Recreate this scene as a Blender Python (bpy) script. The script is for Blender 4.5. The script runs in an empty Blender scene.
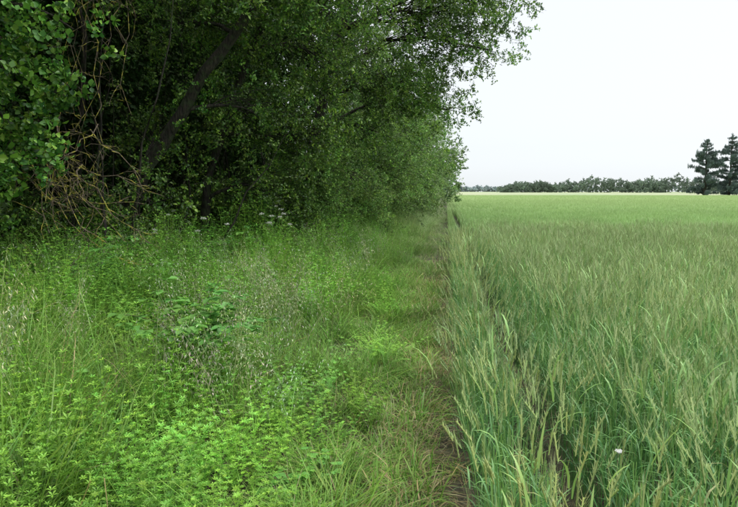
import bpy, math, random
import numpy as np
from mathutils import Vector, Matrix
R = random.Random(7)
NR = np.random.RandomState(7)
scene = bpy.context.scene
scene.view_settings.view_transform = 'Standard'
scene.view_settings.look = 'None'
scene.view_settings.exposure = 0
PI = math.pi
def U(a, b): return R.uniform(a, b)
def lerp(a, b, t): return a + (b - a) * t
def mixc(a, b, t): return tuple(a[i] + (b[i] - a[i]) * t for i in range(3))
def jit(c, s=0.15):
    k = U(1 - s, 1 + s); return (c[0]*k*U(1-s*.5, 1+s*.5), c[1]*k, c[2]*k*U(1-s*.5, 1+s*.5))
def sstep(a, b, x):
    t = max(0., min(1., (x - a) / (b - a))); return t*t*(3-2*t)

# ---------------------------------------------------------------- materials
def leaf_mat(name, trans=0.3, rough=0.55, rnd=0.35, hue=0.03, patch=0.3, pscale=0.9, far=None, gloss=.04):
    m = bpy.data.materials.new(name); m.use_nodes = True
    nt = m.node_tree; N = nt.nodes; L = nt.links; N.clear()
    out = N.new('ShaderNodeOutputMaterial')
    at = N.new('ShaderNodeAttribute'); at.attribute_name = 'Col'
    geo = N.new('ShaderNodeNewGeometry')
    no = N.new('ShaderNodeTexNoise'); no.inputs['Scale'].default_value = pscale; no.inputs['Detail'].default_value = 2
    L.new(geo.outputs['Position'], no.inputs['Vector'])
    hs = N.new('ShaderNodeHueSaturation')
    pv = N.new('ShaderNodeMapRange'); pv.inputs['From Min'].default_value = .3; pv.inputs['From Max'].default_value = .7
    pv.inputs['To Min'].default_value = 1 - patch; pv.inputs['To Max'].default_value = 1 + patch
    L.new(no.outputs['Fac'], pv.inputs['Value'])
    if rnd > 0:
        oi = N.new('ShaderNodeObjectInfo')
        mv = N.new('ShaderNodeMapRange'); mv.inputs['To Min'].default_value = 1 - rnd; mv.inputs['To Max'].default_value = 1 + rnd
        L.new(oi.outputs['Random'], mv.inputs['Value'])
        mu = N.new('ShaderNodeMath'); mu.operation = 'MULTIPLY'
        L.new(mv.outputs[0], mu.inputs[0]); L.new(pv.outputs[0], mu.inputs[1])
        L.new(mu.outputs[0], hs.inputs['Value'])
        m7 = N.new('ShaderNodeMath'); m7.operation = 'MULTIPLY'; m7.inputs[1].default_value = 7.31
        fr = N.new('ShaderNodeMath'); fr.operation = 'FRACT'
        L.new(oi.outputs['Random'], m7.inputs[0]); L.new(m7.outputs[0], fr.inputs[0])
        mh = N.new('ShaderNodeMapRange'); mh.inputs['To Min'].default_value = .5 - hue; mh.inputs['To Max'].default_value = .5 + hue
        L.new(fr.outputs[0], mh.inputs['Value']); L.new(mh.outputs[0], hs.inputs['Hue'])
    else:
        L.new(pv.outputs[0], hs.inputs['Value'])
    L.new(at.outputs['Color'], hs.inputs['Color'])
    col = hs.outputs['Color']
    if far:   # distance haze painted into the leaf colour, paler along y
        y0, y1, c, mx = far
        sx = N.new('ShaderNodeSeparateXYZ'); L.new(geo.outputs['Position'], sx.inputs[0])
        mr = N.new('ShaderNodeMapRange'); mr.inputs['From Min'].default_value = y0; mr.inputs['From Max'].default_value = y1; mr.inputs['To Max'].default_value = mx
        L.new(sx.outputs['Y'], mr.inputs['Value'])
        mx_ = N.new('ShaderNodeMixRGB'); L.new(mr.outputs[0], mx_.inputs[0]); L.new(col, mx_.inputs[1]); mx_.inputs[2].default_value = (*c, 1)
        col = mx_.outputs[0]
    p = N.new('ShaderNodeBsdfDiffuse'); L.new(col, p.inputs['Color'])
    t = N.new('ShaderNodeBsdfTranslucent'); L.new(col, t.inputs['Color'])
    mx2 = N.new('ShaderNodeMixShader'); mx2.inputs[0].default_value = trans
    L.new(p.outputs[0], mx2.inputs[1]); L.new(t.outputs[0], mx2.inputs[2])
    gl = N.new('ShaderNodeBsdfGlossy'); gl.inputs['Roughness'].default_value = rough; gl.inputs['Color'].default_value = (1, 1, 1, 1)
    mx3 = N.new('ShaderNodeMixShader'); mx3.inputs[0].default_value = gloss
    L.new(mx2.outputs[0], mx3.inputs[1]); L.new(gl.outputs[0], mx3.inputs[2])
    L.new(mx3.outputs[0], out.inputs['Surface'])
    return m

def bark_mat(name, c1, c2, scale=8, lichen=None):
    m = bpy.data.materials.new(name); m.use_nodes = True
    nt = m.node_tree; N = nt.nodes; L = nt.links
    p = N['Principled BSDF']; p.inputs['Roughness'].default_value = .9
    geo = N.new('ShaderNodeNewGeometry')
    mp = N.new('ShaderNodeMapping'); mp.inputs['Scale'].default_value = (1, 1, .3); L.new(geo.outputs['Position'], mp.inputs[0])
    no = N.new('ShaderNodeTexNoise'); no.inputs['Scale'].default_value = scale*3; no.inputs['Detail'].default_value = 8
    L.new(mp.outputs[0], no.inputs['Vector'])
    cr = N.new('ShaderNodeValToRGB'); cr.color_ramp.elements[0].position = .35; cr.color_ramp.elements[1].position = .68
    cr.color_ramp.elements[0].color = (*c1, 1); cr.color_ramp.elements[1].color = (*c2, 1)
    L.new(no.outputs['Fac'], cr.inputs[0]); col = cr.outputs[0]
    if lichen:
        n2 = N.new('ShaderNodeTexNoise'); n2.inputs['Scale'].default_value = scale; n2.inputs['Detail'].default_value = 5
        L.new(geo.outputs['Position'], n2.inputs['Vector'])
        r2 = N.new('ShaderNodeMapRange'); r2.inputs['From Min'].default_value = .5; r2.inputs['From Max'].default_value = .62
        L.new(n2.outputs['Fac'], r2.inputs['Value'])
        mm = N.new('ShaderNodeMixRGB'); L.new(r2.outputs[0], mm.inputs[0]); L.new(col, mm.inputs[1]); mm.inputs[2].default_value = (*lichen, 1)
        col = mm.outputs[0]
    L.new(col, p.inputs['Base Color'])
    b = N.new('ShaderNodeBump'); b.inputs['Strength'].default_value = 1; b.inputs['Distance'].default_value = .04
    L.new(no.outputs['Fac'], b.inputs['Height']); L.new(b.outputs[0], p.inputs['Normal'])
    return m

# ---------------------------------------------------------------- mesh builder
class MB:
    def __init__(s): s.v = []; s.f = []; s.c = []
    def add(s, vs, fs, cs):
        o = len(s.v); s.v.extend(vs); s.c.extend(cs)
        s.f.extend([tuple(i + o for i in f) for f in fs])
    def blade(s, p, az, el, bend, L, W, c0, c1, n=4, twist=0., taper=True):
        side = Vector((-math.sin(az + twist), math.cos(az + twist), 0))
        pos = Vector(p); vs = []; cs = []; fs = []
        for i in range(n + 1):
            t = i / n
            if i == n and taper: vs.append(tuple(pos)); cs.append(c1)
            else:
                w = W * .5 * (min(1, .55 + t * 1.5) * (1 - t**2.2 * .8) if taper else 1)
                vs += [tuple(pos - side*w), tuple(pos + side*w)]; cc = mixc(c0, c1, t); cs += [cc, cc]
            e = el - bend * t
            pos = pos + Vector((math.cos(az)*math.cos(e), math.sin(az)*math.cos(e), math.sin(e))) * (L / n)
        for i in range(n):
            a = 2*i
            if i == n-1 and taper: fs.append((a, a+1, a+2))
            else: fs.append((a, a+1, a+3, a+2))
        s.add(vs, fs, cs); return pos
    def leaf(s, p, d, up, L, W, c, fold=.25, wide=.4, lo=False):
        d = d.normalized(); sd = d.cross(up)
        if sd.length < 1e-4: sd = Vector((1, 0, 0))
        sd.normalize(); n = sd.cross(d)
        p = Vector(p)
        m1 = p + d*L*wide; m2 = p + d*L*.75
        if lo:
            vs = [p, m1 - sd*W*.5 + n*fold*W*.5, p + d*L - n*L*.1, m1 + sd*W*.5 + n*fold*W*.5]
            s.add([tuple(q) for q in vs], [(0, 2, 1), (0, 3, 2)], [c]*4); return
        vs = [p, m1 - sd*W*.5 + n*fold*W*.5, m2 - sd*W*.33 + n*fold*W*.3 - n*L*.04, p + d*L - n*L*.12,
              m2 + sd*W*.33 + n*fold*W*.3 - n*L*.04, m1 + sd*W*.5 + n*fold*W*.5]
        s.add([tuple(q) for q in vs], [(0, 3, 2, 1), (0, 5, 4, 3)], [c]*6)
    def tube(s, pts, r0, r1, sides=6, c=(.1, .1, .1), rough=0.):
        n = len(pts); o = len(s.v); up = Vector((0.13, .31, .94))
        for i, p in enumerate(pts):
            p = Vector(p)
            d = Vector(pts[min(i+1, n-1)]) - Vector(pts[max(i-1, 0)])
            if d.length < 1e-6: d = Vector((0, 0, 1))
            d.normalize(); a = d.cross(up if abs(d.dot(up)) < .95 else Vector((1, 0, 0))).normalized(); b = d.cross(a)
            r = lerp(r0, r1, i/(n-1))
            for k in range(sides):
                th = 2*PI*k/sides; rr = r*(1 + rough*U(-1, 1))
                s.v.append(tuple(p + a*math.cos(th)*rr + b*math.sin(th)*rr)); s.c.append(c)
        for i in range(n-1):
            for k in range(sides):
                k2 = (k+1) % sides
                s.f.append((o+i*sides+k, o+i*sides+k2, o+(i+1)*sides+k2, o+(i+1)*sides+k))
    def obj(s, name, mat, smooth=False):
        me = bpy.data.meshes.new(name); me.from_pydata(s.v, [], s.f); me.update()
        ca = me.color_attributes.new('Col', 'FLOAT_COLOR', 'POINT')
        arr = np.ones((len(s.v), 4), dtype=np.float32); arr[:, :3] = np.array(s.c, dtype=np.float32).reshape(-1, 3)
        ca.data.foreach_set('color', arr.ravel())
        me.materials.append(mat)
        if smooth: me.polygons.foreach_set('use_smooth', [True]*len(me.polygons))
        return bpy.data.objects.new(name, me)

def make_coll(name, objs):
    c = bpy.data.collections.new(name)
    for o in objs: c.objects.link(o)
    return c

def dir2eul(d):
    d = d.normalized(); return (math.acos(max(-1, min(1, d.z))), 0., math.atan2(d.x, -d.y))

def merged(name, items, coll, parent=None, origin=(0, 0, 0), rnd=.25):
    """bake all placed copies into ONE mesh object (fast to trace)"""
    src = []
    for o in coll.objects:
        me = o.data; nv = len(me.vertices); co = np.empty(nv*3, np.float32); me.vertices.foreach_get('co', co)
        cl = np.empty(nv*4, np.float32); me.color_attributes['Col'].data.foreach_get('color', cl)
        nl = len(me.loops); li = np.empty(nl, np.int32); me.loops.foreach_get('vertex_index', li)
        npoly = len(me.polygons); ls = np.empty(npoly, np.int32); me.polygons.foreach_get('loop_start', ls)
        src.append((co.reshape(-1, 3), cl.reshape(-1, 4), li, ls))
    V = []; C = []; LI = []; LS = []; vo = 0; lo = 0
    org = np.array(origin, np.float32)
    for t in items:
        co, cl, li, ls = src[NR.randint(len(src))]
        cx, sx_ = math.cos(t[3]), math.sin(t[3]); cy, sy = math.cos(t[4]), math.sin(t[4]); cz, sz_ = math.cos(t[5]), math.sin(t[5])
        M = np.array([[cz, -sz_, 0], [sz_, cz, 0], [0, 0, 1]]) @ np.array([[cy, 0, sy], [0, 1, 0], [-sy, 0, cy]]) @ np.array([[1, 0, 0], [0, cx, -sx_], [0, sx_, cx]])
        M = (M * np.array(t[6:9])[None, :]).astype(np.float32)
        V.append(co @ M.T + (np.array(t[:3], np.float32) - org))
        k = 1 + rnd*(2*NR.rand() - 1); h = (NR.rand() - .5)*.24
        C.append(cl * np.array([k*(1+h), k, k*(1-h), 1], np.float32))
        LI.append(li + vo); LS.append(ls + lo); vo += len(co); lo += len(li)
    V = np.concatenate(V).astype(np.float32); C = np.concatenate(C).astype(np.float32); LI = np.concatenate(LI).astype(np.int32); LS = np.concatenate(LS).astype(np.int32)
    me = bpy.data.meshes.new(name); me.vertices.add(len(V)); me.vertices.foreach_set('co', V.ravel())
    me.loops.add(len(LI)); me.loops.foreach_set('vertex_index', LI)
    me.polygons.add(len(LS)); me.polygons.foreach_set('loop_start', LS)
    me.update(calc_edges=True)
    ca = me.color_attributes.new('Col', 'FLOAT_COLOR', 'POINT'); ca.data.foreach_set('color', C.ravel())
    me.materials.append(coll.objects[0].data.materials[0])
    ob = bpy.data.objects.new(name, me); scene.collection.objects.link(ob)
    if parent: ob.parent = parent
    return ob

def scatter(name, items, coll, parent=None, origin=(0, 0, 0)):
    a = np.array(items, dtype=np.float32); n = len(a)
    me = bpy.data.meshes.new(name)
    me.vertices.add(n); me.vertices.foreach_set('co', (a[:, :3] - np.array(origin, dtype=np.float32)).ravel())
    r = me.attributes.new('rot', 'FLOAT_VECTOR', 'POINT'); r.data.foreach_set('vector', a[:, 3:6].ravel())
    sc = me.attributes.new('scl', 'FLOAT_VECTOR', 'POINT'); sc.data.foreach_set('vector', a[:, 6:9].ravel())
    ix = me.attributes.new('idx', 'INT', 'POINT'); ix.data.foreach_set('value', NR.randint(0, len(coll.objects), n).astype(np.int32))
    ob = bpy.data.objects.new(name, me); scene.collection.objects.link(ob)
    ng = bpy.data.node_groups.new(name + '_scatter', 'GeometryNodeTree')
    ng.interface.new_socket('Geometry', in_out='INPUT', socket_type='NodeSocketGeometry')
    ng.interface.new_socket('Geometry', in_out='OUTPUT', socket_type='NodeSocketGeometry')
    N = ng.nodes; L = ng.links
    gi = N.new('NodeGroupInput'); go = N.new('NodeGroupOutput')
    ip = N.new('GeometryNodeInstanceOnPoints'); ci = N.new('GeometryNodeCollectionInfo')
    ci.inputs['Collection'].default_value = coll
    ci.inputs['Separate Children'].default_value = True; ci.inputs['Reset Children'].default_value = True
    def na(nm, t):
        q = N.new('GeometryNodeInputNamedAttribute'); q.data_type = t; q.inputs['Name'].default_value = nm; return q.outputs['Attribute']
    er = N.new('FunctionNodeEulerToRotation'); L.new(na('rot', 'FLOAT_VECTOR'), er.inputs[0])
    L.new(gi.outputs[0], ip.inputs['Points']); L.new(ci.outputs[0], ip.inputs['Instance'])
    ip.inputs['Pick Instance'].default_value = True
    L.new(na('idx', 'INT'), ip.inputs['Instance Index'])
    L.new(er.outputs[0], ip.inputs['Rotation']); L.new(na('scl', 'FLOAT_VECTOR'), ip.inputs['Scale'])
    L.new(ip.outputs[0], go.inputs[0])
    md = ob.modifiers.new('scatter', 'NODES'); md.node_group = ng
    if parent: ob.parent = parent
    return ob

# ---------------------------------------------------------------- terrain
def gh(x, y):
    h = .22 * sstep(.9, 3.8, -x) * (1 - sstep(10, 30, -x)) * 1.0
    h += .03*math.sin(x*2.1 + y*.7)*math.sin(y*1.3 - x) * (1 if abs(x) < 12 and y < 60 else 0)
    if -.5 < x < .2: h -= .03
    h += 2.0 * sstep(215, 700, y)
    return h

def axis(lo, hi, fine_lo, fine_hi, step):
    a = list(np.arange(fine_lo, fine_hi, step)); x = fine_hi; s = step
    while x < hi: a.append(x); s *= 1.18; x += s
    a.append(hi); x = fine_lo - step; s = step; b = []
    while x > lo: b.append(x); s *= 1.18; x -= s
    b.append(lo); return b[::-1] + a
gm = bpy.data.materials.new('ground_soil'); gm.use_nodes = True
N = gm.node_tree.nodes; L = gm.node_tree.links; p = N['Principled BSDF']; p.inputs['Roughness'].default_value = .95
geo = N.new('ShaderNodeNewGeometry'); sx = N.new('ShaderNodeSeparateXYZ'); L.new(geo.outputs['Position'], sx.inputs[0])
n1 = N.new('ShaderNodeTexNoise'); n1.inputs['Scale'].default_value = 14; n1.inputs['Detail'].default_value = 9; L.new(geo.outputs['Position'], n1.inputs['Vector'])
cr = N.new('ShaderNodeValToRGB'); L.new(n1.outputs['Fac'], cr.inputs[0])
cr.color_ramp.elements[0].position = .3; cr.color_ramp.elements[0].color = (.03, .028, .017, 1)
cr.color_ramp.elements[1].position = .7; cr.color_ramp.elements[1].color = (.11, .10, .06, 1)
n2 = N.new('ShaderNodeTexNoise'); n2.inputs['Scale'].default_value = .02; n2.inputs['Detail'].default_value = 6; L.new(geo.outputs['Position'], n2.inputs['Vector'])
c2 = N.new('ShaderNodeValToRGB'); L.new(n2.outputs['Fac'], c2.inputs[0])
c2.color_ramp.elements[0].position = .35; c2.color_ramp.elements[0].color = (.26, .34, .18, 1)
c2.color_ramp.elements[1].position = .65; c2.color_ramp.elements[1].color = (.36, .38, .23, 1)
mr = N.new('ShaderNodeMapRange'); mr.inputs['From Min'].default_value = 205; mr.inputs['From Max'].default_value = 215; L.new(sx.outputs['Y'], mr.inputs['Value'])
mx = N.new('ShaderNodeMixRGB'); L.new(mr.outputs[0], mx.inputs[0]); L.new(cr.outputs[0], mx.inputs[1]); L.new(c2.outputs[0], mx.inputs[2])
L.new(mx.outputs[0], p.inputs['Base Color'])
bp = N.new('ShaderNodeBump'); bp.inputs['Distance'].default_value = .03; L.new(n1.outputs['Fac'], bp.inputs['Height']); L.new(bp.outputs[0], p.inputs['Normal'])
xs = axis(-3000, 3000, -6, 3, .15); ys = axis(-400, 3500, -1, 16, .25)
vs = [(x, y, gh(x, y)) for y in ys for x in xs]; nx = len(xs)
fs = [(j*nx+i, j*nx+i+1, (j+1)*nx+i+1, (j+1)*nx+i) for j in range(len(ys)-1) for i in range(nx-1)]
me = bpy.data.meshes.new('ground'); me.from_pydata(vs, [], fs); me.materials.append(gm)
me.polygons.foreach_set('use_smooth', [True]*len(fs))
scene.collection.objects.link(bpy.data.objects.new('ground', me))

# ---------------------------------------------------------------- barley
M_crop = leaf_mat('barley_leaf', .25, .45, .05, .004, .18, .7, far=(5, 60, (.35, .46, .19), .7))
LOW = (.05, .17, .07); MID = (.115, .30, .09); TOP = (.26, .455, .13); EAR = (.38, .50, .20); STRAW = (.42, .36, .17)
def crop_patch(name, wx, wy, dens, lean=.16):
    b = MB(); rows = max(1, int(round(wx/.143)))
    for r in range(rows):
      rx = -wx/2 + (r+.5)*wx/rows
      for _ in range(int(dens*wy*wx/rows)):
        x, y = rx + R.gauss(0, .011), U(-wy/2, wy/2); h = U(.50, .67); az = U(0, 2*PI); ln = U(0, lean)
        el = PI/2 - ln
        c0 = jit(MID); c1 = jit(TOP)
        top = b.blade((x, y, 0), az, el, U(0, .12), h, .0035, c0, c1, 2, taper=False)
        dirh = Vector((math.cos(az), math.sin(az), 0))
        for k in range(R.choice([3, 4, 4])):
            hh = h * U(.25, .92); laz = U(0, 2*PI); q = Vector((x, y, 0)) + dirh*math.sin(ln)*hh + Vector((0, 0, hh*math.cos(ln)))
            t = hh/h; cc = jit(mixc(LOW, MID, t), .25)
            if R.random() < .03: cc = jit(STRAW)
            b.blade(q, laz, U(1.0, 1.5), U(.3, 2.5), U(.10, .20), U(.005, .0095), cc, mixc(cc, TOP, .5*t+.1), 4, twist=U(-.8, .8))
        if R.random() < .85:
            ec = jit(EAR, .15); e0 = U(.9, 1.5); q = top; L_ = U(.05, .08)
            d = Vector((math.cos(az)*math.cos(e0), math.sin(az)*math.cos(e0), math.sin(e0)))
            b.tube([q, q + d*L_*.3, q + d*L_*.75, q + d*L_], .002, .003, 3, ec)
            for k in range(7):     # grains in two ranks, each with a long awn
                qq = q + d*L_*(k+.3)/7; sa = az + (PI/2 if k % 2 else -PI/2)
                b.blade(qq, sa, e0*.85, 0, .018, .007, ec, mixc(ec, (.5, .55, .3), .3), 1)
                b.blade(qq, az + U(-.9, .9), e0 + U(-.2, .25), U(-.1, .3), U(.06, .11), .0016, mixc(ec, (.4, .5, .22), .4), (.52, .6, .33), 1)
        else:
            b.blade(top, az, U(1.1, 1.5), U(.4, 1.6), U(.10, .15), .008, c1, mixc(c1, TOP, .5), 4)
    return b.obj(name, M_crop)
C_tile = make_coll('barley_plants', [crop_patch('barley_tile_%s' % ch, 1.0, 1.0, 600) for ch in 'abcdef'])
C_strip = make_coll('barley_strip_plants', [crop_patch('barley_strip_%s' % ch, .23, .5, 620, .26) for ch in 'abcde'])
def crop_far(name, size, n):
    b = MB()
    for _ in range(n):
        x, y = U(-size/2, size/2), U(-size/2, size/2); az = U(0, 2*PI); h = U(.5, .72)
        x = round(x/.2)*.2 + R.gauss(0, .028)
        c = jit(mixc(MID, TOP, U(.2, .9)), .2)
        b.blade((x, y, .1), az, U(1.3, 1.57), U(0, .4), h-.1, U(.008, .014), c, jit(mixc(TOP, EAR, U(.2, 1)), .15), 2)
        if R.random() < .5:
            b.blade((x, y, h*.7), az+U(-2, 2), U(.7, 1.3), U(.5, 1.6), U(.12, .2), .012, c, jit(TOP), 3)
    return b.obj(name, M_crop)
crop_mid = make_coll('barley_patches', [crop_far('barley_patch_%s' % ch, 1.0, 300) for ch in 'abcdef'])
it = []; its = []
tl = lambda y: .03*math.sin(y*.8) + .02*math.sin(y*2.1)
for j in range(0, 28):
    y = j*.43+.2
    its.append((.27+tl(y), y, -.01, U(-.1, .06), U(-.06, .05), R.choice([0, PI])+U(-.2, .2), 1, 1.0, U(.88, 1.08)))
    if R.random() < .4: its.append((.18+tl(y), y+.2, -.01, U(-.1, .1), U(-.25, -.05), U(-.3, .3), .5, .7, U(.6, .9)))
    its.append((.50+tl(y), y+U(0, .3), -.01, U(-.1, .1), U(-.1, .1), U(-.3, .3), .5, .9, U(.2, .45)))
for j in range(0, 12):
    i = 0
    while .64 + i < 1.6 + j*.62+1:
        it.append((1.14 + i + tl(j+.5)*.6, j+.5, -.01, U(-.02, .02), U(-.02, .02), R.choice([0, PI]), 1.02, 1.03, U(.95, 1.06))); i += 1
scatter('barley_crop', it, C_tile)
merged('barley_crop_edge', its, C_strip, rnd=.1)
it = []
y = 12.5
while y < 205:
    k = 1 if y < 35 else (1.6 if y < 80 else 3.0); st = .85*k
    x = (1.14 if k == 1 else .2 + .5*k)
    while x < 4 + y*.66:
        it.append((x, y + U(-.2, .2)*st, 0, U(-.03, .03), U(-.03, .03), R.choice([0, PI]), k, k, U(.92, 1.08)))
        x += st
    if k == 1: it.append((.27, y, 0, 0, 0, 0, .26, 1, U(.85, 1)))
    y += st
scatter('barley_crop_far', it, crop_mid)
cm = bpy.data.materials.new('crop_canopy'); cm.use_nodes = True
N = cm.node_tree.nodes; L = cm.node_tree.links; p = N['Principled BSDF']; p.inputs['Roughness'].default_value = .9
geo = N.new('ShaderNodeNewGeometry'); n1 = N.new('ShaderNodeTexNoise'); n1.inputs['Scale'].default_value = 9; n1.inputs['Detail'].default_value = 8
L.new(geo.outputs['Position'], n1.inputs['Vector'])
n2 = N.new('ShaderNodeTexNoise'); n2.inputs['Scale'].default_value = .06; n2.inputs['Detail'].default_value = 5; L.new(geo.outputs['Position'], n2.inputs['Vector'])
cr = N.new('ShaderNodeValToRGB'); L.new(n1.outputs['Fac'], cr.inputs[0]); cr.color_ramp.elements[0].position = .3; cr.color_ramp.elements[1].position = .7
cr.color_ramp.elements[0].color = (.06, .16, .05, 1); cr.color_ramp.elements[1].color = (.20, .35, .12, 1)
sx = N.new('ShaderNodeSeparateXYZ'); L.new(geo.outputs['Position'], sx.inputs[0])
mr = N.new('ShaderNodeMapRange'); mr.inputs['From Min'].default_value = 15; mr.inputs['From Max'].default_value = 90; mr.inputs['To Max'].default_value = .8; L.new(sx.outputs['Y'], mr.inputs['Value'])  # painted haze: canopy colour fades to a paler mix with distance
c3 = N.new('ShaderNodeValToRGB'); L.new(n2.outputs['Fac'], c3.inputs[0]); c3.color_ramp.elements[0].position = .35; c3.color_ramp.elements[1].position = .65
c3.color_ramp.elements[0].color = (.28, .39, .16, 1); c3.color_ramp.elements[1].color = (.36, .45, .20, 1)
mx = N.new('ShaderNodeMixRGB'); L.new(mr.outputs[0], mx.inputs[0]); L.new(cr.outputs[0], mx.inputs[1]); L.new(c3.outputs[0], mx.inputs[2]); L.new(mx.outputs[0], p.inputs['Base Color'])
bp = N.new('ShaderNodeBump'); bp.inputs['Distance'].default_value = .1; L.new(n1.outputs['Fac'], bp.inputs['Height']); L.new(bp.outputs[0], p.inputs['Normal'])
xs = [.75, .85] + list(np.arange(1.3, 20, .7)) + list(np.arange(20, 300, 6)); ys = [11.9, 12.1] + list(np.arange(12.8, 60, .8)) + list(np.arange(60, 206, 4)) + [207]
vs = []
for j, y in enumerate(ys):
    for i, x in enumerate(xs):
        z = .44 + U(-.04, .04) + .03*math.sin(x*.4)*math.sin(y*.23)
        if i == 0 or j == 0 or j == len(ys)-1: z = .02
        vs.append((x, y, z))
nx = len(xs); fs = [(j*nx+i, j*nx+i+1, (j+1)*nx+i+1, (j+1)*nx+i) for j in range(len(ys)-1) for i in range(nx-1)]
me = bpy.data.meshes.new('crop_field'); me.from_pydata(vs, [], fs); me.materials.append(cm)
scene.collection.objects.link(bpy.data.objects.new('crop_field', me))

# ---------------------------------------------------------------- verge plants
PALE_HAZE = (.40, .48, .28)  # haze tint blended into the colour of distant verge plants
M_grass = leaf_mat('verge_grass', .28, .5, 0, 0, .28, 1.2, far=(9, 38, PALE_HAZE, .6), gloss=.03)
M_weed = leaf_mat('weed_leaf', .26, .45, 0, 0, .28, 1.0, far=(10, 40, PALE_HAZE, .4), gloss=.03)
M_seed = leaf_mat('seed_heads', .3, .8, 0, 0, .1, 1.0)
GR = (.185, .40, .05); GD = (.07, .185, .03); DRY = (.46, .40, .21); CL = (.225, .47, .06)
def grass_tuft(name, n, rad, l0, l1, w, dry, spread=.9):
    b = MB()
    for _ in range(n):
        a = U(0, 2*PI); r = rad*math.sqrt(R.random()); p = (r*math.cos(a), r*math.sin(a), 0)
        c = jit(mixc(GD, GR, R.random()), .2); c1 = jit(mixc(GR, (.36, .52, .13), R.random()), .15)
        if R.random() < dry: c = jit(DRY, .3); c1 = jit(DRY, .3)
        b.blade(p, a + U(-1, 1), U(PI/2 - spread, PI/2), U(.3, 2.2), U(l0, l1), w*U(.5, 1.4), c, c1, 4, twist=U(-.6, .6))
    return b.obj(name, M_grass)
C_grass = make_coll('verge_grass_tufts', [grass_tuft('grass_tuft_%s' % c, 110, .28, .3, l, w, .045, s) for c, w, l, s in zip('abcde', (.005, .006, .008, .006, .012), (.78, .9, .8, 1.0, .7), (.9, .5, .9, .4, .9))])
C_short = make_coll('path_grass_tufts', [grass_tuft('short_tuft_%s' % c, 90, .2, .05, .24, .006, .22, 1.3) for c in 'abcde'])
def litter(name):
    b = MB()
    for _ in range(90):
        c = jit(mixc(DRY, (.2, .14, .08), R.random()), .25)
        b.blade((U(-.3, .3), U(-.3, .3), U(.004, .04)), U(0, 2*PI), U(-.02, .2), U(0, .25), U(.05, .25), U(.002, .007), c, c, 2)
    return b.obj(name, M_grass)
C_litter = make_coll('straw_litter_bits', [litter('straw_bits_%s' % c) for c in 'abc'])
def cleavers(name):
    b = MB()
    for _ in range(12):
        a = U(0, 2*PI); rr = math.sqrt(R.random()); p = Vector((.2*math.cos(a)*rr, .2*math.sin(a)*rr, 0)); el = U(1.0, 1.55); H = U(.35, .8); n = 11
        az = U(0, 2*PI); pts = [p]
        for i in range(n):
            e = el - .6*(i/n)**2 + U(-.08, .08); az += U(-.15, .15)
            p = p + Vector((math.cos(az)*math.cos(e), math.sin(az)*math.cos(e), math.sin(e)))*H/n; pts.append(p)
        b.tube(pts[::2] + [pts[-1]], .002, .0012, 3, jit(CL))
        base = jit(CL, .18)
        for i in range(3, n+1):
            L_ = .030*(1 if i < n-2 else .65)*U(.7, 1.25); ph = U(0, 1)
            c = jit(mixc(GD, base, .25 + .75*i/n), .15)
            for k in range(6):
                th = ph + k*PI/3
                b.leaf(pts[i], Vector((math.cos(th), math.sin(th), U(.1, .7))), Vector((0, 0, 1)), L_, .008, c, .1, .55, True)
            if R.random() < .4:
                sa = U(0, 2*PI); q = b.blade(pts[i], sa, U(.4, 1.1), 0, U(.04, .1), .0018, c, c, 1, taper=False)
                for k in range(5):
                    th = ph + k*PI/2.5
                    b.leaf(q, Vector((math.cos(th), math.sin(th), .5)), Vector((0, 0, 1)), .022, .007, jit(base), .1, .55, True)
    return b.obj(name, M_weed)
C_cleav = make_coll('cleaver_plants', [cleavers('cleaver_%s' % c) for c in 'abcde'])
def nettle(name, Lf=.06):
    b = MB()
    for _ in range(8):
        a = U(0, 2*PI); x, y = .2*math.cos(a)*R.random(), .2*math.sin(a)*R.random(); H = U(.45, .85); az = U(0, 6.28); ln = U(0, .25)
        f = lambda t: Vector((x + math.cos(az)*ln*H*t*t, y + math.sin(az)*ln*H*t*t, H*t))
        b.tube([f(0), f(.5), f(1)], .003, .0015, 3, jit(GR)); base = jit((.11, .29, .05), .2)
        n = 9
        for i in range(2, n+1):
            t = i/n; L_ = Lf*(1.15 - .65*t)*U(.8, 1.2)
            for k in range(2 if i < n else 4):
                th = i*PI/2 + k*(PI if i < n else PI/2) + U(-.3, .3)
                b.leaf(f(t) + Vector((math.cos(th), math.sin(th), .3))*.012, Vector((math.cos(th), math.sin(th), U(-.3, .5))), Vector((0, 0, 1)), L_, L_*.55, jit(mixc(base, CL, t*.7), .15), .3, .35)
    return b.obj(name, M_weed)
C_nettle = make_coll('nettle_plants', [nettle('nettle_%s' % c, l) for c, l in zip('abcd', (.05, .06, .08, .07))])
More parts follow.
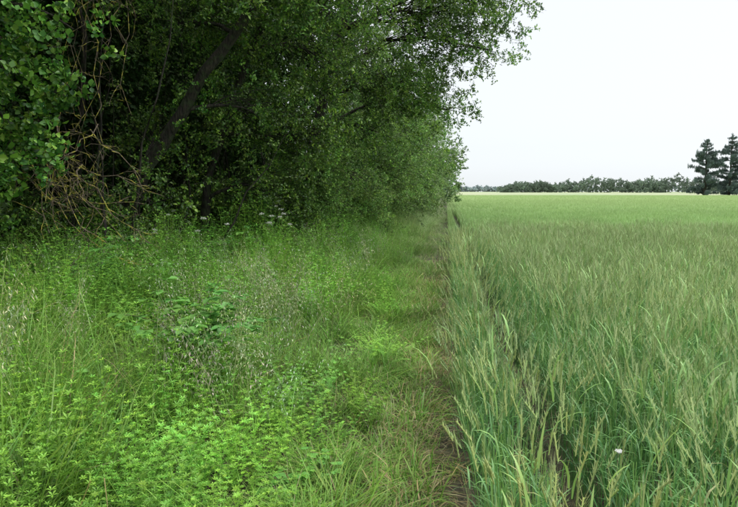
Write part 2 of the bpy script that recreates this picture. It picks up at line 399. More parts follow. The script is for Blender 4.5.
def brome(name, pc):
    b = MB()
    for _ in range(6):
        az = U(0, 2*PI); p = (U(-.14, .14), U(-.14, .14), 0); H = U(.7, 1.05); el = U(1.3, 1.55); bend = U(.1, .7)
        q = Vector(p); pts = [q]
        for i in range(8):
            e = el - bend*(i/8)**2*1.5
            q = q + Vector((math.cos(az)*math.cos(e), math.sin(az)*math.cos(e), math.sin(e)))*H/8; pts.append(q)
        b.tube(pts, .0022, .001, 3, jit((.30, .40, .14)))
        for i in range(5, 9):
            for k in range(5):
                a2 = U(0, 2*PI); c = jit(pc, .2)
                st = pts[i] + (pts[i-1]-pts[i])*R.random()
                e2 = U(-.2, .9); q2 = b.blade(st, a2, e2, U(.3, 1.2), U(.02, .06)*(1.25 - (i-5)*.2), .0012, c, c, 2, taper=False)
                b.leaf(q2, Vector((math.cos(a2)*.4, math.sin(a2)*.4, U(-1, 0))), Vector((.3, .2, 1)), U(.018, .028), .007, c, .3, .4, True)
        for k in range(3): b.blade((p[0], p[1], U(0, .3)), U(0, 6.28), U(.9, 1.4), U(.5, 1.5), U(.2, .35), .006, jit(GR), jit(GR), 4)
    return b.obj(name, M_seed)
C_brome = make_coll('brome_plants', [brome('brome_%s' % c, (.54, .60, .36)) for c in 'abcd'] + [brome('brome_purple_%s' % c, (.46, .42, .36)) for c in 'a'])
def broad(name, Lf, n, c, H0=.5):
    b = MB()
    for _ in range(n):
        az = U(0, 2*PI); pts = [Vector((0, 0, 0))]; q = Vector((0, 0, 0)); el = U(.9, 1.5); bend = U(.3, 1.2); H = U(.8, 1.25)*H0
        for i in range(6):
            e = el - bend*i/6; q = q + Vector((math.cos(az)*math.cos(e), math.sin(az)*math.cos(e), math.sin(e)))*H/6; pts.append(q)
        b.tube(pts, .004, .002, 4, jit((.14, .16, .06)))
        for i in range(2, 7):
            a2 = az + U(-1.6, 1.6); pd = Vector((math.cos(a2), math.sin(a2), .25)); q = pts[i] + pd*.04; b.tube([pts[i], q], .0015, .001, 3, c)
            for dth in (-.95, 0, .95):
                a3 = a2 + dth; b.leaf(q, Vector((math.cos(a3), math.sin(a3), U(-.25, .15))), Vector((U(-.3, .3), U(-.3, .3), 1)), Lf*(1 if dth == 0 else .8)*U(.85, 1.1), Lf*.68, jit(c, .15), .25, .4)
    return b.obj(name, M_weed)
C_bramble = make_coll('bramble_plants', [broad('bramble_%s' % c, .095, 6, (.15, .36, .075)) for c in 'abc'])

def vd(x): return .30 + .70*sstep(.25, 1.9, -x)
def clump(x, y, s, o): return math.sin(x*s*1.3+o)*math.sin(y*s+o*2.1)+.5*math.sin((x+y)*s*2.3+o*.7)
def zscat(n, x0, x1, y0, y1, s0, s1, tilt=.15, hf=True, pred=None, o=0.):
    out = []
    while len(out) < n:
        y = y0 + (y1-y0)*R.random(); x = U(x0, x1)
        if pred and not pred(x, y): continue
        s = U(s0, s1); h = s*(vd(x)*(1+.25*clump(x, y, 1.7, o)) if hf else 1)
        w_ = s*(.6+.4*h/s if hf else 1)
        out.append((x, y, gh(x, y)-.01, U(-tilt, tilt), U(-tilt, tilt), U(0, 2*PI), w_, w_, h))
    return out
merged('verge_grass', zscat(720, -6, -.45, .6, 10, .6, 1.1, .3, o=1) + zscat(480, -5.2, -.5, 10, 34, .8, 1.3, .3, o=1) + zscat(280, -4, -.7, 30, 100, 1.0, 1.7, .3), C_grass)
merged('cleavers', zscat(480, -5.5, -.55, .8, 9, .65, 1.2, .25, pred=lambda x, y: clump(x, y, 1.3, .4) > -.15, o=3) + zscat(240, -5.5, -1., 9, 20, .8, 1.3, .2, pred=lambda x, y: clump(x, y, 1.3, .4) > 0, o=3), C_cleav)
merged('nettles', zscat(210, -6.5, -1.6, 1.5, 10, .6, 1.1, .12, pred=lambda x, y: clump(x, y, .9, 2.4) > .1) + zscat(130, -6.8, -3.6, 4, 12, 1.0, 1.35, .12) + zscat(240, -5.0, -1.8, 10, 30, .8, 1.4, .12), C_nettle)
merged('brome_grass', zscat(75, -5, -.9, 2.2, 14, .85, 1.15, .15, hf=False, pred=lambda x, y: clump(x, y, 1.1, 4.4) > .0) + [(-2.45+U(-.35, .3), 2.75+U(-.4, .3), .1, U(-.1, .1), U(-.1, .1), U(0, 6), 1, 1, U(1.1, 1.3)) for _ in range(10)]
        + [(-1.6+U(-.7, .7), 5.3+U(-1.1, 1.1), .1, U(-.1, .1), U(-.1, .1), U(0, 6), 1, 1, U(.85, 1.05)) for _ in range(14)], C_brome)
merged('path_grass', zscat(400, -.85, -.15, .6, 13, .5, 1.3, .3, False) + zscat(210, -.25, .16, .6, 13, .35, .85, .3, False, pred=lambda x, y: not (-.02+.03*math.sin(y*1.4) < x < .1)) + zscat(420, -.9, .15, 12, 60, .7, 1.3, .3, False), C_short)
merged('straw_litter', zscat(170, -.5, .2, .6, 14, .8, 1.3, .1, False) + zscat(15, .4, .6, .6, 14, .5, .9, .1, False), C_litter)
merged('bramble_patch', [(-1.85+U(-.2, .2), 3.75+U(-.2, .3), .42+U(-.05, .1), 0, 0, U(0, 6), 1, 1, 1) for _ in range(4)] +
        [(-4.2+U(-1, 1), 8+U(-2, 3), .3, 0, 0, U(0, 6), 1.2, 1.2, 1.3) for _ in range(26)] + [(-.75, 2.9, 0, 0, 0, 1, .6, .6, .3), (-2.0, 2.75, .1, 0, 0, 2, .8, .8, .9)], C_bramble)

M_white = leaf_mat('white_petals', .3, .6, .1, .0, .0)
def parsley(name, loc, H, nh):
    e = bpy.data.objects.new(name, None); scene.collection.objects.link(e); e.location = loc
    b = MB(); w = MB()
    for _ in range(nh):
        az = U(0, 2*PI); s = U(.1, .35); top = Vector((math.cos(az)*s*H, math.sin(az)*s*H, H*U(.7, 1.1)))
        b.tube([Vector((0, 0, 0)), top*.5 + Vector((0, 0, .06)), top], .005, .002, 4, jit(GR))
        rr = U(.025, .055)
        for k in range(12):
            a = U(0, 2*PI); r = rr*math.sqrt(R.random()); q = top + Vector((r*math.cos(a), r*math.sin(a), .035 - r*.5 + U(-.006, .006)))
            b.tube([top, q], .0008, .0008, 3, GR)
            for j in range(8):
                a2 = U(0, 6.28); w.leaf(q + Vector((U(-.012, .012), U(-.012, .012), U(-.008, .010))), Vector((math.cos(a2), math.sin(a2), U(-.8, .8))), Vector((U(-.5, .5), U(-.5, .5), 1)), .012, .010, (.84, .85, .8))
        for k in range(8):
            q = top*U(.15, .85); a = U(0, 6.28)
            for j in range(9):
                t = j/9; c = Vector((math.cos(a), math.sin(a), .2-.3*t)); b.leaf(q + c*.16*t, (c + Vector((U(-1, 1), U(-1, 1), 0))), Vector((0, 0, 1)), .045*(1-t*.5), .018, jit(GR, .2))
    so = b.obj('stems_and_leaves', M_weed); wo = w.obj('umbels', M_white)
    for o in (so, wo): scene.collection.objects.link(o); o.parent = e
for (x, y, H, n) in [(-2.85, 9.4, 1.15, 6), (-3.2, 10.0, 1.1, 4), (-3.6, 8.4, 1.0, 3), (-4.0, 7.8, .95, 3)]:
    parsley('cow_parsley_plant', (x, y, gh(x, y)), H, n)
b = MB()
b.tube([Vector((0, 0, 0)), Vector((.01, 0, .35)), Vector((0, .01, .70))], .002, .0015, 4, MID)
for k in range(6):
    a = k*PI/3; b.leaf(Vector((0, .01, .70)), Vector((math.cos(a), math.sin(a), .9)), Vector((0, 0, 1)), .02, .02, (.8, .8, .8), .3, .6)
o = b.obj('white_field_flower', M_white); scene.collection.objects.link(o); o.location = (.59, 1.92, .03)

# ---------------------------------------------------------------- tree foliage
M_leafA = leaf_mat('tree_leaf', .28, .35, 0, 0, .45, .9, gloss=.04)
M_leafB = leaf_mat('hawthorn_leaf', .28, .5, 0, 0, .35, .9, far=(14, 50, (.33, .43, .22), .5))
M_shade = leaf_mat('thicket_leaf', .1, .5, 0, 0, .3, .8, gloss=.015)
M_ivy = leaf_mat('ivy_leaf', .2, .4, 0, 0, .3, 1.5, gloss=.03)
M_hedge = leaf_mat('hedgerow_leaf', .2, .6, 0, 0, .25, .3, far=(40, 120, (.25, .32, .22), .6))
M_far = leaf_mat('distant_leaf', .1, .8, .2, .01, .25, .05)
M_bark = bark_mat('bark', (.010, .009, .007), (.055, .046, .035), 8, (.035, .05, .02))
M_twig = bark_mat('lichen_twig', (.07, .055, .035), (.18, .14, .10), 10, (.42, .38, .06))
def sprig(name, L_, n, leafL, wr, cols, mat, lo=True):
    b = MB(); twc = (.06, .055, .03)
    main = [Vector((0, 0, 0))]
    d = Vector((0, 0, 1)); bd = Vector((U(-.5, .5), U(-.5, .5), 0))
    for i in range(5):
        main.append(main[-1] + (d + bd*(i/5)).normalized()*L_/5)
    b.tube([main[0], main[2], main[5]], .004, .0015, 3, twc)
    tw = [main]
    for k in range(4):
        s = main[R.choice([1, 2, 3, 4])]; a = U(0, 2*PI); dd = Vector((math.cos(a), math.sin(a), U(.3, 1))).normalized()*L_*U(.3, .55)
        q = [s, s + dd]; b.tube(q, .002, .001, 3, twc); tw.append([s, s+dd*.5, s+dd])
    for i in range(n):
        q = R.choice(tw); k = R.randrange(len(q)-1); pos = q[k].lerp(q[k+1], R.random())
        a = U(0, 2*PI); dd = Vector((math.cos(a), math.sin(a), U(-.5, .9))); up = Vector((U(-1, 1), U(-1, 1), U(-.2, 1)))
        l = leafL*U(.65, 1.2)
        b.leaf(pos, dd, up, l, l*wr, jit(R.choice(cols), .2), .25, .45, lo)
    return b.obj(name, mat)
A = [(.11, .22, .038), (.15, .29, .045), (.06, .145, .03), (.23, .38, .06)]
Bc = [(.18, .33, .065), (.25, .42, .09), (.12, .25, .05)]
I = [(.075, .20, .03), (.12, .28, .04), (.21, .40, .06), (.04, .12, .025)]
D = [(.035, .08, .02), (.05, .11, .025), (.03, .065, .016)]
C_leafA = make_coll('leafy_sprigs', [sprig('leafy_sprig_%s' % c, .42, 50, .056, .58, A, M_leafA) for c in 'abcdef'])
C_leafB = make_coll('hawthorn_sprigs', [sprig('hawthorn_sprig_%s' % c, .40, 60, .045, .66, Bc, M_leafB) for c in 'abcde'])
C_ivy = make_coll('ivy_sprigs', [sprig('ivy_sprig_%s' % c, .36, 26, .08, .82, I, M_ivy, False) for c in 'abcde'])
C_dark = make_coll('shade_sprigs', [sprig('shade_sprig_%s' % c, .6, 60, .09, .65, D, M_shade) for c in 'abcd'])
C_big = make_coll('big_sprigs', [sprig('big_sprig_%s' % c, 1.3, 130, .15, .6, [(.12, .22, .055), (.17, .30, .08), (.085, .17, .045)], M_hedge) for c in 'abcd'])
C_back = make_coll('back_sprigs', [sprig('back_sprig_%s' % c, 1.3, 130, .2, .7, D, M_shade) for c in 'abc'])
C_dist = make_coll('distant_clumps', [sprig('distant_clump_%s' % c, 3.2, 170, .55, .8, [(.20, .27, .20), (.24, .31, .22), (.16, .23, .17)], M_far) for c in 'abcd'])  # lightened leaf tones carry the distance haze
def rv():
    while True:
        v = Vector((U(-1, 1), U(-1, 1), U(-1, 1)))
        if v.length <= 1: return v
def curve(a, b_, sag, n=5, wob=.06):
    a = Vector(a); b_ = Vector(b_); L_ = (b_-a).length; out = []
    o1 = Vector((U(-1, 1), U(-1, 1), U(-1, 1)))*wob*L_
    for i in range(n+1):
        t = i/n; out.append(a.lerp(b_, t) + Vector((0, 0, sag*L_*4*t*(1-t))) + o1*math.sin(t*PI) + Vector((U(-1, 1), U(-1, 1), U(-1, 1)))*wob*.25*L_*(1 if 0 < i < n else 0))
    return out
def tree(name, trunk, r0, r1, lobes, coll, k=5, spread=.22, sscale=(.75, 1.25), droop=.35, limb_r=.05, bark=None, wob=.025):
    base = Vector(trunk[0]); e = bpy.data.objects.new(name, None); e.location = base; scene.collection.objects.link(e)
    b = MB(); T = []
    tp = [Vector(q)-base for q in trunk]
    for i in range(len(tp)-1):
        for s in range(4): T.append(tp[i].lerp(tp[i+1], s/4) + Vector((U(-1, 1), U(-1, 1), 0))*wob)
    T.append(tp[-1]); b.tube(T, r0, r1, 10, rough=.09)
    b.tube([T[0]+Vector((0, 0, -.2)), T[0]+Vector((0, 0, .12)), T[0]+Vector((0, 0, .3))], r0*1.5, r0*.98, 10, rough=.1)
    items = []
    for lb in lobes:
        c, r, ns = lb[0], lb[1], lb[2]; kk = lb[3] if len(lb) > 3 else k
        c = Vector(c)-base; r = Vector(r)
        low = [q for q in T if q.z < c.z - .2*(c-q).length + .4] or T[:3]
        at = min(low, key=lambda q: (q-c).length + U(0, .3))
        lim = curve(at, c + Vector((rv().x*r.x, rv().y*r.y, rv().z*r.z))*.2, .08, 7, .09)
        lr = min(limb_r, r0*.6)*(.6+.25*(c-at).length/2)
        b.tube(lim, lr, lr*.3, 6, rough=.06)
        for _ in range(ns):
            v = rv(); v = v.normalized()*(v.length**.6)
            p_ = c + Vector((v.x*r.x, v.y*r.y, v.z*r.z))
            st = lim[R.randrange(2, len(lim))]
            br = curve(st, p_, .05, 4, .1); b.tube(br, .012, .004, 3)
            for j in range(kk):
                t = U(.45, 1.05); q = br[0].lerp(p_, t) if t < .7 else p_
                q = q + Vector((R.gauss(0, spread), R.gauss(0, spread), R.gauss(0, spread*.8)))
                d = Vector((v.x, v.y, v.z*.6 - droop)) + rv()*.9
                s = U(*sscale); w = q + base
                items.append((w.x, w.y, w.z, *dir2eul(d), s, s, s))
    o = b.obj('trunk_and_limbs', bark or M_bark, True); scene.collection.objects.link(o); o.parent = e
    merged('foliage', items, coll, e, tuple(base), rnd=.45)
    return e
def ivy_on(parent_tree, pts, rad, n, coll=None, ss=(.5, .9)):
    base = parent_tree.location; items = []
    for _ in range(n):
        i = R.randrange(len(pts)-1); q = Vector(pts[i]).lerp(Vector(pts[i+1]), R.random()); a = U(0, 2*PI); r = rad*U(.6, 1.3)
        q = q + Vector((math.cos(a)*r, math.sin(a)*r, U(-.1, .1))); d = Vector((math.cos(a), math.sin(a), U(-1, .2))); s = U(*ss)
        items.append((q.x, q.y, q.z, *dir2eul(d), s, s, s))
    merged('ivy', items, coll or C_ivy, parent_tree, tuple(base))

g = lambda x, y: (x, y, gh(x, y)-.02)
tA = [g(-6.1, 6.6), (-6.0, 6.6, 2), (-5.8, 6.7, 4), (-5.6, 6.9, 6.5)]
t = tree('ivy_clad_tree', tA, .22, .08, [((-5.9, 6.6, 5.2), (1.6, 1.6, 1.2), 34), ((-4.6, 7.2, 5.9), (1.6, 1.6, 1.3), 34), ((-4.5, 5.6, 4.7), (1.2, 1.2, .7), 26), ((-6.3, 5.2, 5.3), (1.6, 1.5, 1.1), 24)], C_leafA)
ivy_on(t, tA[:3], .3, 170)
its = []
for (c, r, n) in [((-4.55, 5.6, 2.75), (.6, .45, .5), 84), ((-4.45, 5.5, 2.2), (.35, .4, .4), 46), ((-4.9, 5.7, 3.4), (.7, .5, .5), 90), ((-4.8, 5.3, 1.8), (.3, .35, .3), 18), ((-3.9, 5.8, 3.3), (.4, .4, .3), 12)]:
    for _ in range(n):
        v = rv(); d = Vector((v.x+.3, v.y-.5, v.z-.7)); s = U(.6, 1.05)
        its.append((c[0]+v.x*r[0], c[1]+v.y*r[1], c[2]+v.z*r[2], *dir2eul(d), s, s, s))
merged('hanging_ivy', its, C_ivy, t, tuple(t.location), rnd=.4)
bb = MB(); bs = t.location
for c in [(-4.55, 5.6, 2.75), (-4.45, 5.5, 2.2), (-4.9, 5.7, 3.4), (-3.9, 5.8, 3.3), (-4.8, 5.3, 1.8)]:
    bb.tube(curve(Vector((-5.95, 6.6, 3.4))-bs, Vector(c)-bs, .12, 8, .08), .035, .01, 6, rough=.08)
o = bb.obj('ivy_limbs', M_bark, True); scene.collection.objects.link(o); o.parent = t
tB = [g(-6.2, 9.2), (-5.5, 9.1, 1.1), (-4.65, 9.0, 2.3), (-3.8, 9.0, 3.5), (-2.85, 9.1, 4.7), (-2.2, 9.4, 6.3)]
t = tree('leaning_maple_tree', tB, .13, .06, [((-2.6, 9.2, 5.6), (1.5, 1.4, 1.0), 40), ((-1.5, 10.0, 6.0), (1.4, 1.4, 1.1), 40), ((-3.9, 9.6, 5.6), (1.4, 1.2, .9), 40),
      ((-2.9, 8.2, 4.8), (.8, .8, .45), 18), ((-1.9, 9.6, 4.8), (.9, .8, .6), 24), ((-4.7, 10, 4.4), (1.2, .8, .9), 30), ((-5.2, 10.2, 2.6), (.8, .7, .7), 16), ((-3.4, 10.0, 3.0), (.8, .6, .6), 16), ((-4.6, 8.5, 1.4), (.6, .5, .4), 14)], C_leafA, wob=.05)
ivy_on(t, tB[:4], .15, 70, ss=(.3, .6))
tB2 = [g(-4.9, 11), (-4.7, 11, 1.8), (-4.1, 11.1, 3.6), (-3.4, 11.2, 5.2), (-2.7, 11.3, 7)]
tree('maple_tree', tB2, .10, .05, [((-2.4, 11.3, 6.0), (1.6, 1.5, 1.4), 44), ((-4.2, 11.5, 5.4), (1.4, 1.4, 1.4), 44), ((-2.5, 11.6, 4.3), (1.0, 1.0, .7), 30), ((-3.9, 11.8, 3.3), (1.0, .9, .6), 20), ((-2.8, 11.4, 2.8), (.8, .8, .7), 28), ((-3.3, 11.2, 1.6), (.9, .8, .6), 24)], C_leafA)
tC = [g(-3.7, 14.5), (-3.5, 14.4, 2), (-3.0, 14.3, 4), (-2.4, 14.2, 6), (-1.9, 14.2, 8)]
tree('overhanging_willow_tree', tC, .17, .06, [((-.4, 14.0, 5.6), (1.3, 1.5, 1.2), 56), ((.6, 14.0, 5.9), (1.0, 1.3, .9), 38), ((1.05, 14.0, 4.9), (.7, .9, .6), 20, 4), ((.9, 14.2, 7.2), (1.2, 1.4, .8), 38), ((1.3, 14, 6.2), (.55, .8, .6), 16, 4),
      ((-1.2, 14.2, 7.2), (1.8, 1.6, 1.2), 40), ((-1.4, 14.0, 4.3), (1.0, 1.1, .8), 36), ((-.5, 14.4, 4.2), (.8, .9, .6), 28), ((-3.2, 14.2, 6), (1.5, 1.5, 1.4), 36), ((.1, 15, 3.7), (.6, .7, .4), 13, 4), ((-1.8, 14, 3.0), (.8, .9, .5), 22)], C_leafA, spread=.25)
def std_tree(name, x, y, H, rad, coll, n, ss, zlow=2.2, k=5):
    tr = [g(x, y), (x+U(-.2, .3), y, H*.35), (x+U(-.2, .6), y, H*.65), (x+U(0, .8), y, H*.9)]
    lb = []
    for i in range(n):
        a = 2*PI*i/n*2.4 + U(-.4, .4); zz = zlow + (H-zlow)*(i+.5)/n; rr = rad*(.65 if zz < H*.75 else .35)
        lb.append(((x+math.cos(a)*rr, y+math.sin(a)*rr, zz), (rad*.6, rad*.6, rad*.42), 26))
    tree(name, tr, .16, .04, lb, coll, k=k, spread=.3, sscale=ss)
std_tree('field_maple_tree', -2.9, 20, 6.9, 2.5, C_leafB, 9, (1.0, 1.6))
std_tree('field_maple_tree', -3.2, 26.5, 7.0, 2.8, C_leafA, 8, (1.2, 2.0))
std_tree('field_maple_tree', -2.8, 34, 6.6, 2.8, C_leafB, 7, (1.5, 2.3))
std_tree('field_maple_tree', -2.8, 43, 7.0, 3.1, C_leafB, 7, (1.7, 2.7))
def shrub(name, x, y, H, rad, coll, n=6, ss=(.75, 1.25), ns=26):
    tr = [g(x, y), (x+U(-.1, .1), y, H*.3), (x+U(-.2, .2), y+U(-.2, .2), H*.75)]
    lb = [((x+U(-.5, .5)*rad, y+U(-.5, .5)*rad, H*U(.2, .35)), (rad*.7, rad*.7, H*.25), ns)]
    for i in range(n):
        a = 2*PI*i/n; lb.append(((x+math.cos(a)*rad*.5, y+math.sin(a)*rad*.5, H*U(.25, .8)), (rad*.55, rad*.55, H*.24), ns))
    tree(name, tr, .07, .03, lb, coll, k=5, spread=.2, sscale=ss, limb_r=.03)
shrub('hawthorn_shrub', -3.3, 13.2, 2.3, 1.0, C_leafB)
shrub('hawthorn_shrub', -2.9, 16.5, 3.3, 1.3, C_leafB)
shrub('hawthorn_shrub', -2.7, 19.5, 3.5, 1.4, C_leafB, ss=(1, 1.5))
shrub('hawthorn_shrub', -2.5, 23.5, 3.5, 1.5, C_leafB, ss=(1.1, 1.7))
shrub('hawthorn_shrub', -2.5, 28.5, 3.4, 1.6, C_leafB, ss=(1.3, 2), ns=20)
shrub('hawthorn_shrub', -2.3, 34.5, 3.4, 1.7, C_leafB, ss=(1.6, 2.4), ns=16)
shrub('hawthorn_shrub', -2.2, 41, 3.4, 1.9, C_leafB, ss=(1.8, 2.8), ns=14)
shrub('elder_shrub', -4.9, 12.2, 2.0, 1.0, C_leafA, ns=20)
shrub('elder_shrub', -6.0, 8.6, 1.6, .9, C_leafA, ns=14)
shrub('elder_shrub', -6.3, 5.6, 1.5, .9, C_leafA, ns=16)
its = []
for _ in range(1400):
    x = -7.0 - abs(R.gauss(0, 1.2)); y = U(-2, 22); z = U(.2, 6.5); s = U(.9, 1.7)
    its.append((x, y, z, *dir2eul(Vector((.7, -.3, -.2))+rv()), s, s, s))
for _ in range(500):
    x = U(-6.8, -4.8); y = U(12.5, 22); z = U(.2, 6.0); s = U(.9, 1.6)
    its.append((x, y, z, *dir2eul(Vector((.7, -.3, -.2))+rv()), s, s, s))
for _ in range(1300):  # high leaf layer added to block the zenith and darken the interior
    x = U(-10, -3.0); y = U(-3, 22); z = U(6.2, 8.0); s = U(1.2, 2.2)
    its.append((x, y, z, *dir2eul(rv()+Vector((0, 0, -.3))), s, s, s))
for _ in range(250):  # unseen leaves added left of and behind the view to screen light
    x = U(-9, -4.6); y = U(-5, 4.0); z = U(.5, 6.0); s = U(1, 1.8)
    its.append((x, y, z, *dir2eul(rv()+Vector((.3, 0, -.3))), s, s, s))
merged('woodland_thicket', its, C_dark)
its = []
for _ in range(1300):
    y = U(-4, 28); x = U(-12.5, -8.5); z = U(.1, 8.5); s = U(1.0, 1.6)
    its.append((x, y, z, *dir2eul(rv()), s, s, s))
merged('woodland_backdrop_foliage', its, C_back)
b = MB()
for _ in range(60):
    x, y = U(-12, -6.9), U(-5, 24); q = [(x, y, -.1), (x+U(-.3, .3), y, 2.2), (x+U(-.8, .8), y+U(-.4, .4), 4.5), (x+U(-1, 1), y, 7.5)]
    b.tube(q, U(.05, .15), .03, 7, rough=.08)
for _ in range(50):
    x, y = U(-7, -4.2), U(7, 18); q = curve((x, y, 0), (x+U(-1.2, 1.6), y+U(-.6, .6), U(2.5, 5.5)), U(-.05, .1), 6, .08)
    b.tube(q, U(.01, .028), .005, 5, rough=.08)
o = b.obj('woodland_stems', M_bark, True); scene.collection.objects.link(o)
its = []
for _ in range(1000):
    y = 46 + 130*R.random()**1.3; v = rv(); zt = 6.6 - .012*(y-46) + 1.0*math.sin(y*.35)
    x = -3.3 + v.x*4.4; x = min(x, 1.0+.6*math.sin(y*.5)); z = zt*.5*(1+v.z*.98); s = U(.8, 1.5)
    its.append((x, y, max(z, .3), *dir2eul(rv()+Vector((.2, -.2, .1))), s, s, s))
for _ in range(600):
    y = U(22, 60); x = U(-10, -4.5); z = U(.2, 7.5); s = U(.8, 1.4)
    its.append((x, y, z, *dir2eul(rv()), s, s, s))
merged('hedgerow', its, C_big)

def dead(name, loc, n, fn, rr=1.):
    b = MB(); base = Vector(loc)
    for _ in range(n):
        a, e_ = fn(); a = Vector(a)-base; e_ = Vector(e_)-base
        br = curve(a, e_, U(-.05, .15), 9, .13); b.tube(br, U(.006, .013)*rr, .003, 5, rough=.1)
        for k in range(6):
            s = br[R.randrange(2, 9)]; L_ = U(.15, .5); d = ((e_-a).normalized()*.5 + rv()).normalized()*L_
            t2 = curve(s, s+d, U(-.1, .1), 5, .15); b.tube(t2, .005*rr, .0018, 4, rough=.1)
            for m in range(3):
                s2 = t2[R.randrange(1, 5)]; b.tube(curve(s2, s2+rv()*.16+d*.15, 0, 3, .12), .0028, .0014, 3)
    o = b.obj(name, M_twig, True); scene.collection.objects.link(o); o.location = base
dead('dead_branches', (-4.6, 6.0, 1.6), 15, lambda: ((-4.6+U(-.5, .5), 6.3+U(-.3, .3), U(1.6, 2.5)), (-3.4+U(-.8, .4), 5.7+U(-.3, .3), U(.8, 1.6))))
dead('hanging_vines', (-4.3, 6.8, 4.6), 8, lambda: ((-4.2+U(-.8, .6), 6.9+U(-.4, .4), 5), (-4.2+U(-.7, .6), 6.7+U(-.3, .3), U(1.6, 3.4))), .8)
dead('dead_branches', (-5.2, 6.0, 3.0), 5, lambda: ((-5.6+U(-.3, .3), 6.6, U(3, 4.2)), (-4.4+U(-.7, .7), 5.2, U(2.6, 3.9))))

# ---------------------------------------------------------------- far background
def far_line(name, segs, n, coll, s0, s1):
    its = []
    for _ in range(n):
        (x0, y0, h0), (x1, y1, h1) = R.choice(segs); t = R.random(); x = lerp(x0, x1, t); y = lerp(y0, y1, t)+U(-12, 12)
        h = lerp(h0, h1, t)*(.78+.14*math.sin(x*.11)+.12*math.sin(x*.31+1)+.10*math.sin(x*.73)); z = gh(x, y) + h*R.random()**.8; s = U(s0, s1)
        its.append((x, y, z, *dir2eul(rv()+Vector((0, 0, .4))), s, s, s))
    return scatter(name, its, coll)
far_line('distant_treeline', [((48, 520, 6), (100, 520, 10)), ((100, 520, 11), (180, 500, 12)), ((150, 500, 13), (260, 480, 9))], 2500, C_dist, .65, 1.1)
C_haze = make_coll('hazy_clumps', [sprig('hazy_clump_%s' % c, 5, 110, 1.3, .8, [(.32, .39, .38), (.36, .43, .43)], M_far) for c in 'ab'])  # aerial haze baked into these pale grey-green tones
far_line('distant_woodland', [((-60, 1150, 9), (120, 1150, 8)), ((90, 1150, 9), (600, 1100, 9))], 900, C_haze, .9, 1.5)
M_need = leaf_mat('conifer_needles', .1, .8, .25, .01, .2, .2)
C_need = make_coll('needle_clumps', [sprig('needle_clump_%s' % c, 1.3, 90, .34, .3, [(.115, .17, .15), (.14, .20, .175), (.09, .14, .125)], M_need) for c in 'abc'])  # needle colours lightened to include distance haze
def conifer(name, x, y, H, rad):
    e = bpy.data.objects.new(name, None); e.location = (x, y, 0); scene.collection.objects.link(e)
    b = MB(); tr = [Vector((0, 0, 0)), Vector((.1, 0, H*.4)), Vector((-.1, 0, H*.75)), Vector((.1, 0, H))]; b.tube(tr, .45, .06, 8)
    its = []; z = 1.0
    while z < H-.2:
        t = z/H; rr = rad*(1-t**1.9)**.85*U(.5, 1.2)
        for k in range(R.choice([5, 6, 7])):
            a = U(0, 2*PI); L_ = rr*U(.55, 1.15)+.3; tip = Vector((math.cos(a)*L_, math.sin(a)*L_, z+L_*U(.0, .3)))
            b.tube([Vector((0, 0, z)), tip*.5+Vector((0, 0, z*.5+.1)), tip], .09, .02, 4)
            for j in range(int(5+L_*3.0)):
                u = U(.2, 1.0); q = Vector((0, 0, z)).lerp(tip, u)+rv()*.35; s = U(.65, 1.05)*(1 if t < .8 else .7)
                its.append((x+q.x, y+q.y, q.z, *dir2eul(Vector((math.cos(a), math.sin(a), .35))+rv()*.5), s, s, s))
        z += U(.7, 1.4)
    for _ in range(12): its.append((x+U(-.3, .3), y+U(-.3, .3), H-U(0, 1.2), *dir2eul(Vector((0, 0, 1))+rv()*.5), .6, .6, .6))
    o = b.obj('trunk_and_limbs', M_bark, True); scene.collection.objects.link(o); o.parent = e
    scatter('needles', its, C_need, e, (x, y, 0))
conifer('pine_tree', 86.0, 206, 18.5, 5.4)
conifer('pine_tree', 95.5, 210, 20.5, 5.8)
conifer('pine_tree', 107, 212, 18, 5.5)

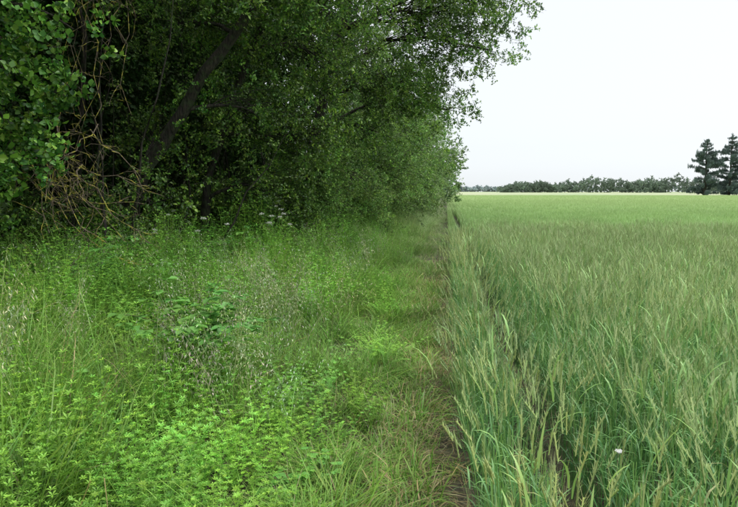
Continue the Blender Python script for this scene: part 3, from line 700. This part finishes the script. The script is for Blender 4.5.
# ---------------------------------------------------------------- light, sky, camera
w = bpy.data.worlds.new('World'); scene.world = w; w.use_nodes = True
N = w.node_tree.nodes; L = w.node_tree.links; N.clear()
out = N.new('ShaderNodeOutputWorld'); bg = N.new('ShaderNodeBackground'); bg2 = N.new('ShaderNodeBackground'); ad = N.new('ShaderNodeAddShader')
sky = N.new('ShaderNodeTexSky'); sky.sky_type = 'NISHITA'; sky.sun_disc = False; sky.sun_elevation = math.radians(58); sky.sun_rotation = math.radians(70)
hs = N.new('ShaderNodeHueSaturation'); hs.inputs['Saturation'].default_value = .3; L.new(sky.outputs[0], hs.inputs['Color']); L.new(hs.outputs[0], bg.inputs['Color']); bg.inputs['Strength'].default_value = .05
tc = N.new('ShaderNodeTexCoord'); sz = N.new('ShaderNodeSeparateXYZ'); L.new(tc.outputs['Generated'], sz.inputs[0])
rp = N.new('ShaderNodeValToRGB'); L.new(sz.outputs['Z'], rp.inputs[0])   # overcast dome: zenith brighter than horizon
e = rp.color_ramp.elements; e[0].position = 0; e[0].color = (.65, .695, .735, 1); e[1].position = 1; e[1].color = (2.3, 2.3, 2.28, 1)
q = e.new(.32); q.color = (.735, .765, .79, 1)
L.new(rp.outputs[0], bg2.inputs['Color']); bg2.inputs['Strength'].default_value = 1
L.new(bg.outputs[0], ad.inputs[0]); L.new(bg2.outputs[0], ad.inputs[1]); L.new(ad.outputs[0], out.inputs['Surface'])
sl = bpy.data.lights.new('sun', 'SUN'); sl.energy = 1.5; sl.angle = math.radians(25); sl.color = (1, .96, .90)
so = bpy.data.objects.new('sun', sl); scene.collection.objects.link(so)
az, elv = math.radians(70), math.radians(58)
dv = Vector((math.sin(az)*math.cos(elv), math.cos(az)*math.cos(elv), math.sin(elv)))
so.rotation_euler = dv.to_track_quat('Z', 'Y').to_euler()
cam = bpy.data.cameras.new('camera'); co = bpy.data.objects.new('camera', cam); scene.collection.objects.link(co); scene.camera = co
cam.lens = 28; cam.sensor_width = 36; cam.clip_start = .05; cam.clip_end = 8000
co.location = (0, 0, 1.6); co.rotation_euler = (math.radians(90-6.1), 0, math.radians(7.5))
